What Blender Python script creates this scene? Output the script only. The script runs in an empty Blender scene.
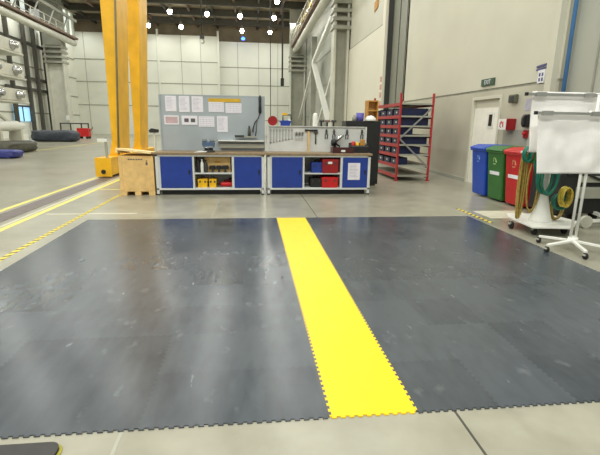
import bpy, math, random
from mathutils import Vector, Matrix
random.seed(7)
S = bpy.context.scene
COL = S.collection
PI = math.pi

# ------------------------------------------------------------------ materials
def _nt(name):
    m = bpy.data.materials.new(name); m.use_nodes = True
    nt = m.node_tree; nt.nodes.clear()
    out = nt.nodes.new('ShaderNodeOutputMaterial'); b = nt.nodes.new('ShaderNodeBsdfPrincipled')
    nt.links.new(b.outputs[0], out.inputs[0])
    return m, nt, b

def srgb(r, g, b):
    f = lambda c: (c/255/12.92) if c/255 <= .04045 else ((c/255+.055)/1.055)**2.4
    return (f(r), f(g), f(b), 1)

def mat(name, rgb, rough=.5, metal=0., var=.06, scale=6., bump=0., spec=.5):
    m, nt, b = _nt(name)
    tc = nt.nodes.new('ShaderNodeTexCoord'); n = nt.nodes.new('ShaderNodeTexNoise')
    n.inputs['Scale'].default_value = scale; n.inputs['Detail'].default_value = 4
    nt.links.new(tc.outputs['Object'], n.inputs['Vector'])
    r = nt.nodes.new('ShaderNodeValToRGB')
    c = srgb(*rgb)
    lo = tuple(max(0, v*(1-var*2)) for v in c[:3])+(1,); hi = tuple(min(1, v*(1+var*2)) for v in c[:3])+(1,)
    r.color_ramp.elements[0].color = lo; r.color_ramp.elements[1].color = hi
    r.color_ramp.elements[0].position = .3; r.color_ramp.elements[1].position = .7
    nt.links.new(n.outputs['Fac'], r.inputs[0]); nt.links.new(r.outputs[0], b.inputs['Base Color'])
    b.inputs['Roughness'].default_value = rough; b.inputs['Metallic'].default_value = metal
    b.inputs['Specular IOR Level'].default_value = spec
    if bump:
        bp = nt.nodes.new('ShaderNodeBump'); bp.inputs['Strength'].default_value = bump; bp.inputs['Distance'].default_value = .02
        nt.links.new(n.outputs['Fac'], bp.inputs['Height']); nt.links.new(bp.outputs[0], b.inputs['Normal'])
    return m

def emit(name, rgb, strength):
    m, nt, b = _nt(name)
    b.inputs['Base Color'].default_value = srgb(*rgb)
    b.inputs['Emission Color'].default_value = srgb(*rgb); b.inputs['Emission Strength'].default_value = strength
    return m

def floor_mat():
    m, nt, b = _nt('polished_concrete')
    N, L = nt.nodes.new, nt.links.new
    g = N('ShaderNodeNewGeometry')
    def noise(scale, detail, stretch=(1,1,1)):
        mp = N('ShaderNodeMapping'); mp.inputs['Scale'].default_value = stretch; L(g.outputs['Position'], mp.inputs[0])
        n = N('ShaderNodeTexNoise'); n.inputs['Scale'].default_value = scale; n.inputs['Detail'].default_value = detail
        L(mp.outputs[0], n.inputs['Vector']); return n
    n1 = noise(.5, 5); n2 = noise(3, 4); n3 = noise(2.3, 3)
    r = N('ShaderNodeValToRGB'); r.color_ramp.elements[0].color = srgb(128,125,110); r.color_ramp.elements[1].color = srgb(172,169,154)
    r.color_ramp.elements[0].position = .3; r.color_ramp.elements[1].position = .7
    mx = N('ShaderNodeMath'); mx.operation = 'MULTIPLY_ADD'; mx.inputs[1].default_value = .45
    L(n2.outputs['Fac'], mx.inputs[0])
    h = N('ShaderNodeMath'); h.operation = 'MULTIPLY'; h.inputs[1].default_value = .55; L(n1.outputs['Fac'], h.inputs[0]); L(h.outputs[0], mx.inputs[2])
    L(mx.outputs[0], r.inputs[0])
    # dark stains of their own shape
    r2 = N('ShaderNodeValToRGB'); r2.color_ramp.elements[0].position = .62; r2.color_ramp.elements[1].position = .74
    r2.color_ramp.elements[0].color = (0,0,0,1); r2.color_ramp.elements[1].color = (.35,.35,.35,1)
    L(n3.outputs['Fac'], r2.inputs[0])
    mix = N('ShaderNodeMixRGB'); mix.inputs[2].default_value = srgb(120,115,100); L(r2.outputs[0], mix.inputs[0]); L(r.outputs[0], mix.inputs[1])
    L(mix.outputs[0], b.inputs['Base Color'])
    rr = N('ShaderNodeMapRange'); rr.inputs[3].default_value = .26; rr.inputs[4].default_value = .33; L(n2.outputs['Fac'], rr.inputs[0]); L(rr.outputs[0], b.inputs['Roughness'])
    return m

def tile_mat(name, c_lo, c_hi, rough, wear, tone):
    m, nt, b = _nt(name)
    N, L = nt.nodes.new, nt.links.new
    g = N('ShaderNodeNewGeometry'); oi = N('ShaderNodeObjectInfo')
    def noise(scale, detail, st):
        mp = N('ShaderNodeMapping'); mp.inputs['Scale'].default_value = st; L(g.outputs['Position'], mp.inputs[0])
        n = N('ShaderNodeTexNoise'); n.inputs['Scale'].default_value = scale; n.inputs['Detail'].default_value = detail
        L(mp.outputs[0], n.inputs['Vector']); return n
    n1 = noise(1.3, 5, (1,1,1)); n2 = noise(7, 3, (1.6,.5,1)); n3 = noise(45, 3, (1,1,1))
    r = N('ShaderNodeValToRGB'); r.color_ramp.elements[0].color = srgb(*c_lo); r.color_ramp.elements[1].color = srgb(*c_hi)
    r.color_ramp.elements[0].position = .3; r.color_ramp.elements[1].position = .75
    a = N('ShaderNodeMath'); a.operation = 'MULTIPLY_ADD'; a.inputs[1].default_value = .5; L(n2.outputs['Fac'], a.inputs[0])
    h = N('ShaderNodeMath'); h.operation = 'MULTIPLY'; h.inputs[1].default_value = .5; L(n1.outputs['Fac'], h.inputs[0]); L(h.outputs[0], a.inputs[2])
    t = N('ShaderNodeMath'); t.operation = 'MULTIPLY_ADD'; t.inputs[1].default_value = tone; L(oi.outputs['Random'], t.inputs[0]); L(a.outputs[0], t.inputs[2])
    L(t.outputs[0], r.inputs[0])
    if wear:      # chalky scuffs
        r2 = N('ShaderNodeValToRGB'); r2.color_ramp.elements[0].position = .63; r2.color_ramp.elements[1].position = .8
        r2.color_ramp.elements[0].color = (0,0,0,1); r2.color_ramp.elements[1].color = (wear,wear,wear,1)
        n4 = noise(5.5, 8, (1.2,.8,1)); L(n4.outputs['Fac'], r2.inputs[0])
        mix = N('ShaderNodeMixRGB'); mix.inputs[2].default_value = srgb(150,152,155); L(r2.outputs[0], mix.inputs[0]); L(r.outputs[0], mix.inputs[1])
        L(mix.outputs[0], b.inputs['Base Color'])
    else:
        L(r.outputs[0], b.inputs['Base Color'])
    rr = N('ShaderNodeMapRange'); rr.inputs[3].default_value = rough[0]; rr.inputs[4].default_value = rough[1]
    L(n2.outputs['Fac'], rr.inputs[0]); L(rr.outputs[0], b.inputs['Roughness'])
    b.inputs['Specular IOR Level'].default_value = .45
    bp = N('ShaderNodeBump'); bp.inputs['Strength'].default_value = .05; bp.inputs['Distance'].default_value = .002
    L(n3.outputs['Fac'], bp.inputs['Height']); L(bp.outputs[0], b.inputs['Normal'])
    return m

M = dict(
    floor=floor_mat(),
    grey_tile=tile_mat('grey_pvc_tile', (47,53,60), (74,80,87), (.18,.31), .30, .26),
    yellow_tile=tile_mat('yellow_pvc_tile', (240,198,0), (252,214,8), (.38,.52), 0, .06),
    wall_white=mat('white_cladding', (232,233,222), .55, var=.02, scale=.4),
    wall_beige=mat('beige_wall_panel', (208,206,190), .5, var=.03, scale=.5),
    wall_grey=mat('grey_wall_cladding', (170,172,162), .5, var=.03, scale=.5),
    wall_low_shaded=mat('shaded_ribbed_wall', (190,187,170), .5, var=.05, scale=1.),  # darker than the beige above: shade below the high lamps is in the colour
    wall_part=mat('white_partition', (232,228,212), .55, var=.02, scale=.4),
    seam=mat('dark_seam', (150,150,136), .6),
    roof=mat('brown_roof_deck', (150,136,112), .8, var=.12, scale=.6),
    steel_dark=mat('dark_steel', (72,70,62), .6, var=.1),
    steel_brown=mat('rusty_brown_steel', (120,98,84), .7, var=.12, scale=2),
    steel_pale=mat('pale_painted_steel', (206,205,192), .45, var=.04, scale=1.5),
    steel_grey=mat('grey_painted_steel', (160,160,148), .5, var=.05, scale=1.5),
    crane=mat('crane_yellow', (240,182,28), .42, var=.06, scale=2.),
    cable=mat('grey_cable', (135,125,95), .6),
    tape_y=mat('yellow_line_paint', (228,214,112), .5, var=.06, scale=5),
    tape_w=mat('pale_line_paint', (206,202,182), .5, var=.05, scale=5),
    black=mat('black_plastic', (28,28,30), .45, var=.1),
    rubber=mat('black_rubber', (34,34,34), .7),
    dark=mat('dark_grey_paint', (58,58,58), .5),
    bench_w=mat('pale_grey_enamel', (212,214,212), .4, var=.03),
    blue=mat('blue_enamel', (32,60,146), .38, var=.05),
    wood_top=mat('brown_worktop', (142,120,92), .5, var=.1, scale=12),
    board=mat('grey_blue_pegboard', (164,172,178), .5, metal=.0, var=.04, scale=2),
    paper=mat('white_paper', (228,224,232), .7, var=.02),
    print_g=mat('grey_print', (176,172,190), .7),
    print_d=mat('dark_print', (88,84,90), .7),
    print_r=mat('pinkish_print', (190,165,170), .7),
    head_y=mat('mustard_strip', (205,165,45), .6),
    carton=mat('tan_plywood', (226,188,124), .65, var=.06, scale=9),
    carton_lid=mat('pale_plywood', (240,212,156), .65, var=.06, scale=9),
    red=mat('red_plastic', (196,26,30), .4, var=.05),
    red_dark=mat('dark_red_plastic', (150,22,28), .4, var=.05),
    rack_red=mat('rack_red', (172,42,46), .45, var=.06),
    navy=mat('navy_plastic', (26,34,72), .45, var=.06),
    green=mat('green_plastic', (46,104,44), .42, var=.05),
    bin_blue=mat('wheelie_blue', (30,72,176), .42, var=.05),
    bin_red=mat('wheelie_red', (186,28,32), .42, var=.05),
    steel=mat('bright_steel', (190,192,194), .25, metal=.9, var=.04),
    alu=mat('aluminium', (176,176,172), .35, metal=.7, var=.04),
    white=mat('white_enamel', (236,236,230), .4, var=.02),
    sheet=mat('white_banner', (250,247,245), .6, var=.03, scale=3, bump=.5),
    gold=mat('gold_hose', (168,144,72), .45, var=.15, scale=30),
    teal=mat('teal_hose', (18,112,92), .42, var=.12, scale=20),
    olive_y=mat('olive_yellow_hose',(190,168,60),.4,var=.2,scale=25),
    yellow=mat('yellow_plastic', (236,184,24), .42, var=.06),
    orange=mat('orange_wood', (196,142,62), .6, var=.08),
    purple=mat('purple_plastic', (98,92,180), .5),
    tarp_blue=mat('blue_tarp', (52,60,136), .5, var=.15, scale=6, bump=.8),
    tarp_dark=mat('charcoal_tarp', (58,64,76), .5, var=.15, scale=5, bump=.8),
    tarp_olive=mat('olive_tarp', (70,70,58), .6, var=.15, scale=5, bump=.6),
    anti=mat('charcoal_foam_mat', (62,60,60), .75, var=.05, scale=20),
    anti_edge=mat('yellow_foam_edge', (168,160,60), .7),
    hazard_k=mat('hazard_black', (70,66,50), .6),
    hazard_y=mat('hazard_yellow', (230,208,70), .55, var=.06),
    exit_g=mat('exit_green', (58,84,66), .5),
    sign_w=mat('sign_white', (232,232,240), .5),
    sign_b=mat('sign_blue', (78,80,128), .5),
    pipe_blue=mat('blue_pipe_paint', (72,122,176), .4),
    rail=mat('rail_steel', (112,102,100), .45, metal=.3, var=.1, scale=8),
    door=mat('door_cream', (246,244,234), .45, var=.02),
    glass_dark=mat('dark_door_glass', (62,56,48), .15),
    beige_patch=mat('worn_red_letter', (208,158,146), .6),
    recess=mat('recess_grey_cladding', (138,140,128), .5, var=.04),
    wall_bay=mat('grey_bay_wall', (172,174,164), .55, var=.03, scale=.5),
    lamp=emit('lamp_glow', (255,250,235), 45), lamp_blue=emit('blue_glow', (60,110,255), 6),
    daylight=emit('daylit_pane', (226,236,228), .9), sky_pane=emit('blue_daylit_pane', (150,200,235), 1.1),
)

# ------------------------------------------------------------------ mesh builder
class MB:
    def __init__(s): s.v, s.f, s.mi, s.sm = [], [], [], []
    def _add(s, vs, fs, mi=0, sm=False):
        o = len(s.v); s.v += [tuple(v) for v in vs]
        for f in fs: s.f.append(tuple(i+o for i in f)); s.mi.append(mi); s.sm.append(sm)
        return s
    def box(s, x0, x1, y0, y1, z0, z1, mi=0, b=0.):
        """box; b > 0 chamfers the four vertical-profile edges seen from the front (x-z outline)"""
        if b:
            p = [(x0+b,z0),(x1-b,z0),(x1,z0+b),(x1,z1-b),(x1-b,z1),(x0+b,z1),(x0,z1-b),(x0,z0+b)]
            return s.prism(p, y0, y1, 'y', mi)
        vs = [(x0,y0,z0),(x1,y0,z0),(x1,y1,z0),(x0,y1,z0),(x0,y0,z1),(x1,y0,z1),(x1,y1,z1),(x0,y1,z1)]
        return s._add(vs, [(0,3,2,1),(4,5,6,7),(0,1,5,4),(1,2,6,5),(2,3,7,6),(3,0,4,7)], mi)
    def prism(s, pts, a, b_, axis='y', mi=0):
        """outline in the plane normal to axis ('y': (x,z), 'x': (y,z), 'z': (x,y)), pushed from a to b_"""
        n = len(pts)
        put = {'y': lambda p,t:(p[0],t,p[1]), 'x': lambda p,t:(t,p[0],p[1]), 'z': lambda p,t:(p[0],p[1],t)}[axis]
        vs = [put(p,a) for p in pts]+[put(p,b_) for p in pts]
        ar = sum(pts[i][0]*pts[(i+1)%n][1]-pts[(i+1)%n][0]*pts[i][1] for i in range(n))
        flip = (ar < 0) ^ (axis == 'y')
        lo = tuple(range(n)); hi = tuple(range(n, 2*n))
        fs = [lo[::-1], hi]+[(i,(i+1)%n,n+(i+1)%n,n+i) for i in range(n)]
        if flip: fs = [f[::-1] for f in fs]
        return s._add(vs, fs, mi)
    def frustum(s, base, z0, top, z1, mi=0):
        """base/top = (x0,x1,y0,y1)"""
        q = lambda r,z: [(r[0],r[2],z),(r[1],r[2],z),(r[1],r[3],z),(r[0],r[3],z)]
        return s._add(q(base,z0)+q(top,z1), [(0,3,2,1),(4,5,6,7),(0,1,5,4),(1,2,6,5),(2,3,7,6),(3,0,4,7)], mi)
    def cyl(s, p0, p1, r0, r1=None, n=16, mi=0):
        r1 = r0 if r1 is None else r1
        p0, p1 = Vector(p0), Vector(p1); d = (p1-p0).normalized()
        u = d.orthogonal().normalized(); w = d.cross(u)
        vs = [p0+(u*math.cos(2*PI*i/n)+w*math.sin(2*PI*i/n))*r0 for i in range(n)]+[p1+(u*math.cos(2*PI*i/n)+w*math.sin(2*PI*i/n))*r1 for i in range(n)]
        s._add(vs, [(i,(i+1)%n,n+(i+1)%n,n+i) for i in range(n)], mi, True)
        o = len(s.v)-2*n
        s.f += [tuple(o+i for i in range(n))[::-1], tuple(o+n+i for i in range(n))]; s.mi += [mi,mi]; s.sm += [False,False]
        return s
    def lathe(s, prof, c=(0,0,0), n=20, axis='z', mi=0):
        vs = []
        for r, z in prof:
            for i in range(n):
                a = 2*PI*i/n; x, y = r*math.cos(a), r*math.sin(a)
                vs.append({'z':(c[0]+x,c[1]+y,c[2]+z),'x':(c[0]+z,c[1]+x,c[2]+y),'y':(c[0]+y,c[1]+z,c[2]+x)}[axis])
        fs = []
        for k in range(len(prof)-1):
            for i in range(n):
                j = (i+1)%n; fs.append((k*n+i, k*n+j, (k+1)*n+j, (k+1)*n+i))
        fs += [tuple(range(n))[::-1], tuple((len(prof)-1)*n+i for i in range(n))]
        return s._add(vs, fs, mi, True)
    def tube(s, pts, r, n=8, mi=0, closed=False):
        P = [Vector(p) for p in pts]; m = len(P); vs = []; u = None
        for k in range(m):
            a = P[(k-1)%m] if (closed or k) else P[k]; b = P[(k+1)%m] if (closed or k < m-1) else P[k]
            d = (b-a).normalized()
            u = d.orthogonal().normalized() if u is None else (u-d*u.dot(d)).normalized()
            w = d.cross(u); rr = r[k] if isinstance(r,(list,tuple)) else r
            vs += [P[k]+(u*math.cos(2*PI*i/n)+w*math.sin(2*PI*i/n))*rr for i in range(n)]
        fs = []
        for k in range(m if closed else m-1):
            k2 = (k+1)%m
            for i in range(n):
                j = (i+1)%n; fs.append((k*n+i,k*n+j,k2*n+j,k2*n+i))
        if not closed: fs += [tuple(range(n))[::-1], tuple((m-1)*n+i for i in range(n))]
        return s._add(vs, fs, mi, True)
    def bar(s, p0, p1, w, h, mi=0):
        """rectangular bar; w horizontal, h across"""
        p0, p1 = Vector(p0), Vector(p1); d = (p1-p0).normalized()
        up = Vector((0,0,1)) if abs(d.z) < .98 else Vector((0,1,0))
        u = d.cross(up).normalized()*w/2; v = u.cross(d).normalized()*h/2
        vs = [p0-u-v,p0+u-v,p0+u+v,p0-u+v,p1-u-v,p1+u-v,p1+u+v,p1-u+v]
        return s._add(vs, [(0,3,2,1)[::-1],(4,5,6,7)[::-1],(0,1,5,4)[::-1],(1,2,6,5)[::-1],(2,3,7,6)[::-1],(3,0,4,7)[::-1]], mi)
    def build(s, name, mats, parent=None, bevel=0., loc=None):
        me = bpy.data.meshes.new(name); me.from_pydata(s.v, [], s.f)
        for m in (mats if isinstance(mats,(list,tuple)) else [mats]): me.materials.append(m)
        for p, mi, sm in zip(me.polygons, s.mi, s.sm): p.material_index = mi; p.use_smooth = sm
        me.update()
        o = bpy.data.objects.new(name, me); COL.objects.link(o)
        if parent: o.parent = parent
        if loc: o.location = loc
        if bevel:
            b = o.modifiers.new('bevel','BEVEL'); b.width = bevel; b.segments = 2; b.limit_method = 'ANGLE'; b.angle_limit = math.radians(40)
        return o

def tag(o, label, cat, group=None, kind=None):
    o['label'] = label; o['category'] = cat
    if group: o['group'] = group
    if kind: o['kind'] = kind
    return o
def thing(name, label, cat, loc=(0,0,0), rz=0., group=None):
    o = bpy.data.objects.new(name, None); COL.objects.link(o); o.empty_display_size = .1
    o.location = loc; o.rotation_euler = (0,0,rz)
    return tag(o, label, cat, group)
def struct(name, mb, mats, label=None, parent=None):
    o = mb.build(name, mats, parent); o['kind'] = 'structure'
    if label: o['label'] = label
    return o
def dup(root, loc, rz=0., label=None):
    r = root.copy(); COL.objects.link(r); r.location = loc; r.rotation_euler = (0,0,rz)
    if label: r['label'] = label
    for ch in [c for c in ALLCH(root)]:
        c = ch.copy(); COL.objects.link(c); c.parent = r
        for g in ALLCH(ch):
            d = g.copy(); COL.objects.link(d); d.parent = c
    return r
def ALLCH(o): return list(o.children)
def text(s, size, depth=.001):
    cu = bpy.data.curves.new('lettering','FONT'); cu.body = s; cu.size = size; cu.extrude = depth
    cu.align_x = 'CENTER'; cu.align_y = 'CENTER'
    o = bpy.data.objects.new('lettering', cu); COL.objects.link(o)
    bpy.context.view_layer.update()
    me = bpy.data.meshes.new_from_object(o.evaluated_get(bpy.context.evaluated_depsgraph_get()))
    bpy.data.objects.remove(o)
    return me
def text_obj(name, s, size, m, parent, loc, rot):
    me = text(s, size); me.materials.clear(); me.materials.append(m)
    o = bpy.data.objects.new(name, me); COL.objects.link(o); o.parent = parent; o.location = loc; o.rotation_euler = rot
    return o
LAMP_W, WORLD, EXPO = 138, .42, 0
# ================================================================== SETTING
fl = MB(); fl.v = [(-34,-8,0),(9,-8,0),(9,63,0),(-34,63,0)]; fl.f = [(0,1,2,3)]; fl.mi=[0]; fl.sm=[False]
struct('floor', fl, M['floor'], 'pale polished concrete floor')
struct('trim_1', MB().box(1.108,1.122,-1,12,0,.0015), M['steel_dark'], 'dark joint in the concrete floor')
struct('trim_2', MB().box(-.69,-.672,-1,12,0,.0012), M['steel_grey'], 'faint joint in the concrete floor')
# floor markings
struct('floor_marking', MB().box(-4.44,-4.34,3,34,0,.002), M['tape_y'], 'yellow line left of the crane rail')
struct('floor_marking', MB().box(-3.68,-3.58,3,34,0,.002), M['tape_y'], 'yellow line right of the crane rail')
struct('floor_marking', MB().box(-3.77,-3.72,3,34,0,.0015), M['tape_w'], 'pale line beside the rail line')
struct('floor_marking', MB().box(-3.55,-2.1,10.5,10.57,0,.002), M['tape_y'], 'yellow cross line before the crate')
struct('floor_marking', MB().box(-3.5,-2.0,7.62,7.68,0,.0018), M['tape_w'], 'pale cross line behind the mat corner')
struct('floor_marking', MB().box(-11.5,-11.36,12,46,0,.002), M['tape_y'], 'long yellow line on the far left')
struct('floor_marking', MB().box(4.15,5.05,6.95,7.6,0,.0015), M['tape_w'], 'white patch on the floor before the bins')  # plain white rectangle lying on the floor
struct('trim_3', MB().box(-4.24,-3.9,2,40,0,.004), M['rail'], 'crane rail strip in the floor')
def hazard(x, y0, y1, n, label):
    mb = MB(); mb.box(x, x+.07, y0, y1, 0, .0012, 0)
    st = (y1-y0)/n
    for i in range(n):
        a = y0+i*st; mb.prism([(x,a),(x+.07,a+st*.35),(x+.07,a+st*.95),(x,a+st*.6)], .0012, .002, 'z', 1)
    struct('floor_marking', mb, [M['hazard_k'], M['hazard_y']], label)
hazard(-2.9, 4.2, 10.4, 44, 'yellow and black tape left of the mat')
hazard(3.93, 6.6, 7.85, 9, 'yellow and black tape by the mat corner')

# far wall
mb = MB().box(-21.5,-4.0,59,59.4,0,12.15)
for z in (9.05,6.4,3.6): mb.box(-21.5,-4.0,58.96,59,z-.045,z+.045,1)
for x in (-20.2,-17.2,-14.3,-11.55,-8.6,-6.2): mb.box(x-.03,x+.03,58.97,59,0,12.15,2)
struct('wall_back', mb, [M['wall_white'],M['seam'],M['wall_grey']], 'tall white sectional wall at the far end')
mb = MB().box(-4.0,6.6,60,60.4,0,11.75)
for z in (8.65,6.45,4.0,2.0): mb.box(-4.0,6.6,59.96,60,z-.045,z+.045,1)
for x in (-1.6,1.1,3.6): mb.box(x-.03,x+.03,59.97,60,0,11.75,2)
struct('wall_back', mb, [M['wall_white'],M['seam'],M['wall_grey']], 'white sectional wall at the far right end')
for k,x in enumerate((-11.4,-4.0)):
    struct('trim_%d'%(4+k), MB().box(x-.12,x+.12,58.8,59.1,0,12.75), M['wall_white'], 'white post on the far wall')
struct('wall_back', MB().box(-24,9,62,62.3,11,14.3), M['roof'], 'dark gable above the far wall')
# ceiling
mb = MB().box(-24,9,-8,62.5,14,14.25)
struct('ceiling', mb, M['roof'], 'brown metal roof deck')
n = 6
for y in (40,44.5,49,53.5,58):
    struct('trim_%d'%n, MB().box(-24,9,y-.15,y+.15,13.3,13.98), M['steel_dark'], 'dark roof beam'); n += 1
for i in range(12):
    x = -22+i*2.55
    struct('trim_%d'%n, MB().box(x-.1,x+.1,36,62,13.65,13.99), M['steel_dark'] if i%2 else M['steel_brown'], 'roof purlin'); n += 1
# left wall
mb = MB().box(-22,-21.5,18,59.4,0,10.9)
for z in (8.9,6.7,4.5,2.3): mb.box(-21.5,-21.46,18,59,z-.06,z+.06,1)
struct('wall_left', mb, [M['wall_white'],M['seam']], 'white left wall of the hall')
struct('wall_left', MB().box(-22,-21.5,18,59.4,13.4,14.2), M['steel_dark'])
for k,(wx,a,b,z0,z1) in enumerate(((-21.75,41.5,44.9,10.9,13.4),(-21.75,45.3,48.6,10.9,13.4),(-19.9,52.2,54.9,10.7,13.2))):
    w = struct('window_%d'%(k+1), MB().box(wx-.05,wx,a,b,z0,z1), M['daylight'], 'bright window high on the left wall')
    fr = MB()
    for y in (a,(a+b)/2,b): fr.box(wx,wx+.2,y-.14,y+.14,z0,z1)
    fr.box(wx,wx+.2,a,b,z0-.2,z0).box(wx,wx+.2,a,b,z1,z1+.15)
    fr.build('window_frame', M['steel_pale'] if k > 1 else M['steel_dark'], w)
struct('wall_left', MB().box(-20.4,-19.96,50.2,55.1,10.1,10.5).box(-20.4,-19.96,50.2,55.1,13.35,14), M['wall_grey'], 'upper wall strip beside the far left windows')
w = struct('window_5', MB().box(-21.45,-21.4,43.3,46.2,1.5,2.85), M['sky_pane'], 'low blue-lit window on the left wall')
MB().box(-21.4,-21.3,43.2,43.4,1.45,2.9).box(-21.4,-21.3,46.1,46.3,1.45,2.9).box(-21.4,-21.3,43.2,46.3,2.8,2.95).box(-21.4,-21.32,44.7,44.76,1.5,2.8).build('window_frame', M['dark'], w)
# right wall
WX = 6.15
mb = MB().box(WX,6.5,8.45,17.7,2.52,14)
struct('wall_right', mb, M['wall_beige'], 'beige upper wall on the right')
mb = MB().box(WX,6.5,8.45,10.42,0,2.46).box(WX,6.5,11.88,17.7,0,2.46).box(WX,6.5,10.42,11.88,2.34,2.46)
struct('wall_right', mb, M['wall_low_shaded'], 'beige lower wall round the door')
struct('trim_30', MB().box(WX+.02,6.5,8.45,17.7,2.46,2.52), M['seam'], 'dark horizontal seam on the right wall')
mb = MB().box(6.22,6.6,2.0,8.36,0,14)
for y in (7.62,6.5,5.4,4.3): mb.box(6.2,6.22,y-.02,y+.02,0,14,1)
struct('wall_right', mb, [M['wall_grey'],M['seam']], 'grey clad wall nearest on the right')
struct('trim_31', MB().box(6.02,6.3,8.52,8.72,0,14), M['wall_beige'], 'wall corner strip')
mb = MB().box(6.34,6.6,17.5,20.4,0,14)
for y in (18.3,19.2): mb.box(6.32,6.34,y-.02,y+.02,0,14,1)
struct('wall_right', mb, [M['recess'],M['steel_dark']], 'grey recess beside the red rack')
struct('wall_right', MB().box(6.15,6.5,17.55,17.72,0,14), M['wall_beige'])
struct('trim_32', MB().box(6.0,6.66,20.22,20.62,0,9.5), M['wall_part'], 'white end post of the partition')
struct('trim_33', MB().box(6.12,6.36,20.12,20.21,0,14), M['dark'], 'dark jamb of the recess')
struct('wall_right', MB().box(6.15,6.6,20.62,28.2,0,6.1), M['wall_part'], 'white partition wall')
struct('wall_right', MB().box(6.2,6.6,20.62,28.2,6.16,14), M['wall_beige'], 'beige wall above the partition')
struct('trim_34', MB().box(6.17,6.6,20.62,28.2,6.1,6.16), M['seam'])
mb = MB().box(6.25,6.6,28.2,60,0,14)
for z in (2.4,4.8,7.2): mb.box(6.22,6.25,28.2,60,z-.04,z+.04,1)
struct('wall_right', mb, [M['wall_bay'],M['seam']], 'pale wall behind the crane columns')
# door in the right wall
d = struct('door_1', MB().box(6.2,6.24,10.5,11.8,0,2.04), M['door'], 'cream door in the right wall')
MB().box(6.13,6.3,10.42,10.5,0,2.34).box(6.13,6.3,11.8,11.88,0,2.34).box(6.13,6.3,10.5,11.8,2.26,2.34).box(6.22,6.3,10.5,11.8,2.04,2.26).build('door_frame', M['wall_beige'], d)
p = MB().box(6.185,6.2,10.78,11.08,1.53,1.92).build('vision_panel', M['white'], d)
MB().box(6.175,6.185,10.85,11.0,1.58,1.87).build('pane', M['glass_dark'], p)
MB().box(6.14,6.2,10.58,10.7,1.0,1.03).cyl((6.2,10.6,1.015),(6.17,10.6,1.015),.02).build('door_handle', M['steel'], d)
struct('baseboard_right', MB().box(6.12,6.15,11.9,17.5,0,.1), M['wall_grey'])

# ---- crane columns, bracing and girders
def column(x0,x1,y0,y1,label,side):
    c = thing('crane_column', label, 'column', ((x0+x1)/2,(y0+y1)/2,0))
    hx, hy = (x1-x0)/2, (y1-y0)/2
    sh = MB().box(-hx+.14,hx-.14,-.05,.05,0,9).build('shaft', M['steel_pale'] if x0 < 0 else M['steel_grey'], c)
    for s in (-1,1): MB().box(s*(hx-.07)-.07,s*(hx-.07)+.07,-hy,hy,0,9).build('flange', M['steel_pale'], c)
    b = MB()
    for k in range(4): b.box(-hx-side*.0-.1,hx+.1,-hy-.12,hy+.12,7.3+k*.48,7.5+k*.48)
    b.build('corbel', M['steel_grey'], c)
    MB().box(-hx,hx,-hy,hy,9,13.9).build('upper_shaft', M['steel_grey'], c)
    MB().box(-hx-.15,hx+.15,-hy-.15,hy+.15,0,.06).build('base_plate', M['steel_dark'], c)
    return c
column(-20.7,-18.9,49,50,'broad grey crane column at the far left wall',1)
column(4.4,6.1,50.5,51.5,'pale crane column farther along the right wall',-1)
column(5.16,6.12,28.2,29.1,'grey crane column right behind the blue workbenches',-1)
def girder(x,y0,y1,label):
    g = thing('crane_girder', label, 'girder', (x,y0,9.0)); L = y1-y0
    MB().cyl((0,0,.46),(0,L,.46),.3,n=16).build('girder_tube', M['steel_pale'], g)
    MB().box(-.45,.45,0,L,.8,.98).build('top_flange', M['steel_brown'], g)
    MB().box(-.06,.06,0,L,.98,1.1).build('crane_rail', M['steel_dark'], g)
    r = MB()
    for i in range(int(L//2.5)+1): r.box(-.42,-.36,i*2.5,i*2.5+.06,.98,2.1)
    r.box(-.42,-.36,0,L,2.05,2.11).box(-.42,-.36,0,L,1.5,1.55)
    r.build('walkway_rail', M['steel_pale'], g)
    k = MB().box(.25,.45,0,L,2.5,2.75).box(.3,.4,0,L,3.2,3.3)
    for i in range(int(L//3)): k.bar((.35,i*3,1),(.35,i*3+1.4,2.5),.09,.09)
    k.build('power_rail', M['gold'] if x > 0 else M['steel_grey'], g)
girder(-18.25,20,50.6,'long pale tubular crane girder on the left side')
girder(4.95,24,51.4,'pale tubular crane girder above the right columns')
lt = thing('column_bracing','pale crossed steel bracing between the two right crane columns','bracing',(5.5,39.8,0))
MB().box(-.2,.25,-.2,.2,0,8.95).build('upright', M['steel_grey'], lt)
for p0,p1_,w_ in (((0,-.2,6.8),(0,-10.6,.6),.34),((.3,-.2,.6),(.3,-10.6,6.5),.24),((0,-.2,6.85),(0,-10.6,8.9),.3),((0,10.6,2.2),(0,.2,6.6),.22)):
    MB().bar(p0,p1_,w_,w_).build('diagonal_brace', M['white'], lt)

# dark steel framing at the left wall
fr = thing('wall_framing','dark steel posts and rails before the far left wall','frame',(-21.1,46,0))
for k,y in enumerate((-3.0,.0,1.9,4.0)): MB().box(-.16,.16,y-.13,y+.13,0,10.6).build('post', M['steel_dark'], fr)
for z in (8.75,5.5,4.5): MB().box(-.2,-.02,-4,4.6,z-.14,z+.14).build('rail', M['steel_dark'], fr)

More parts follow.
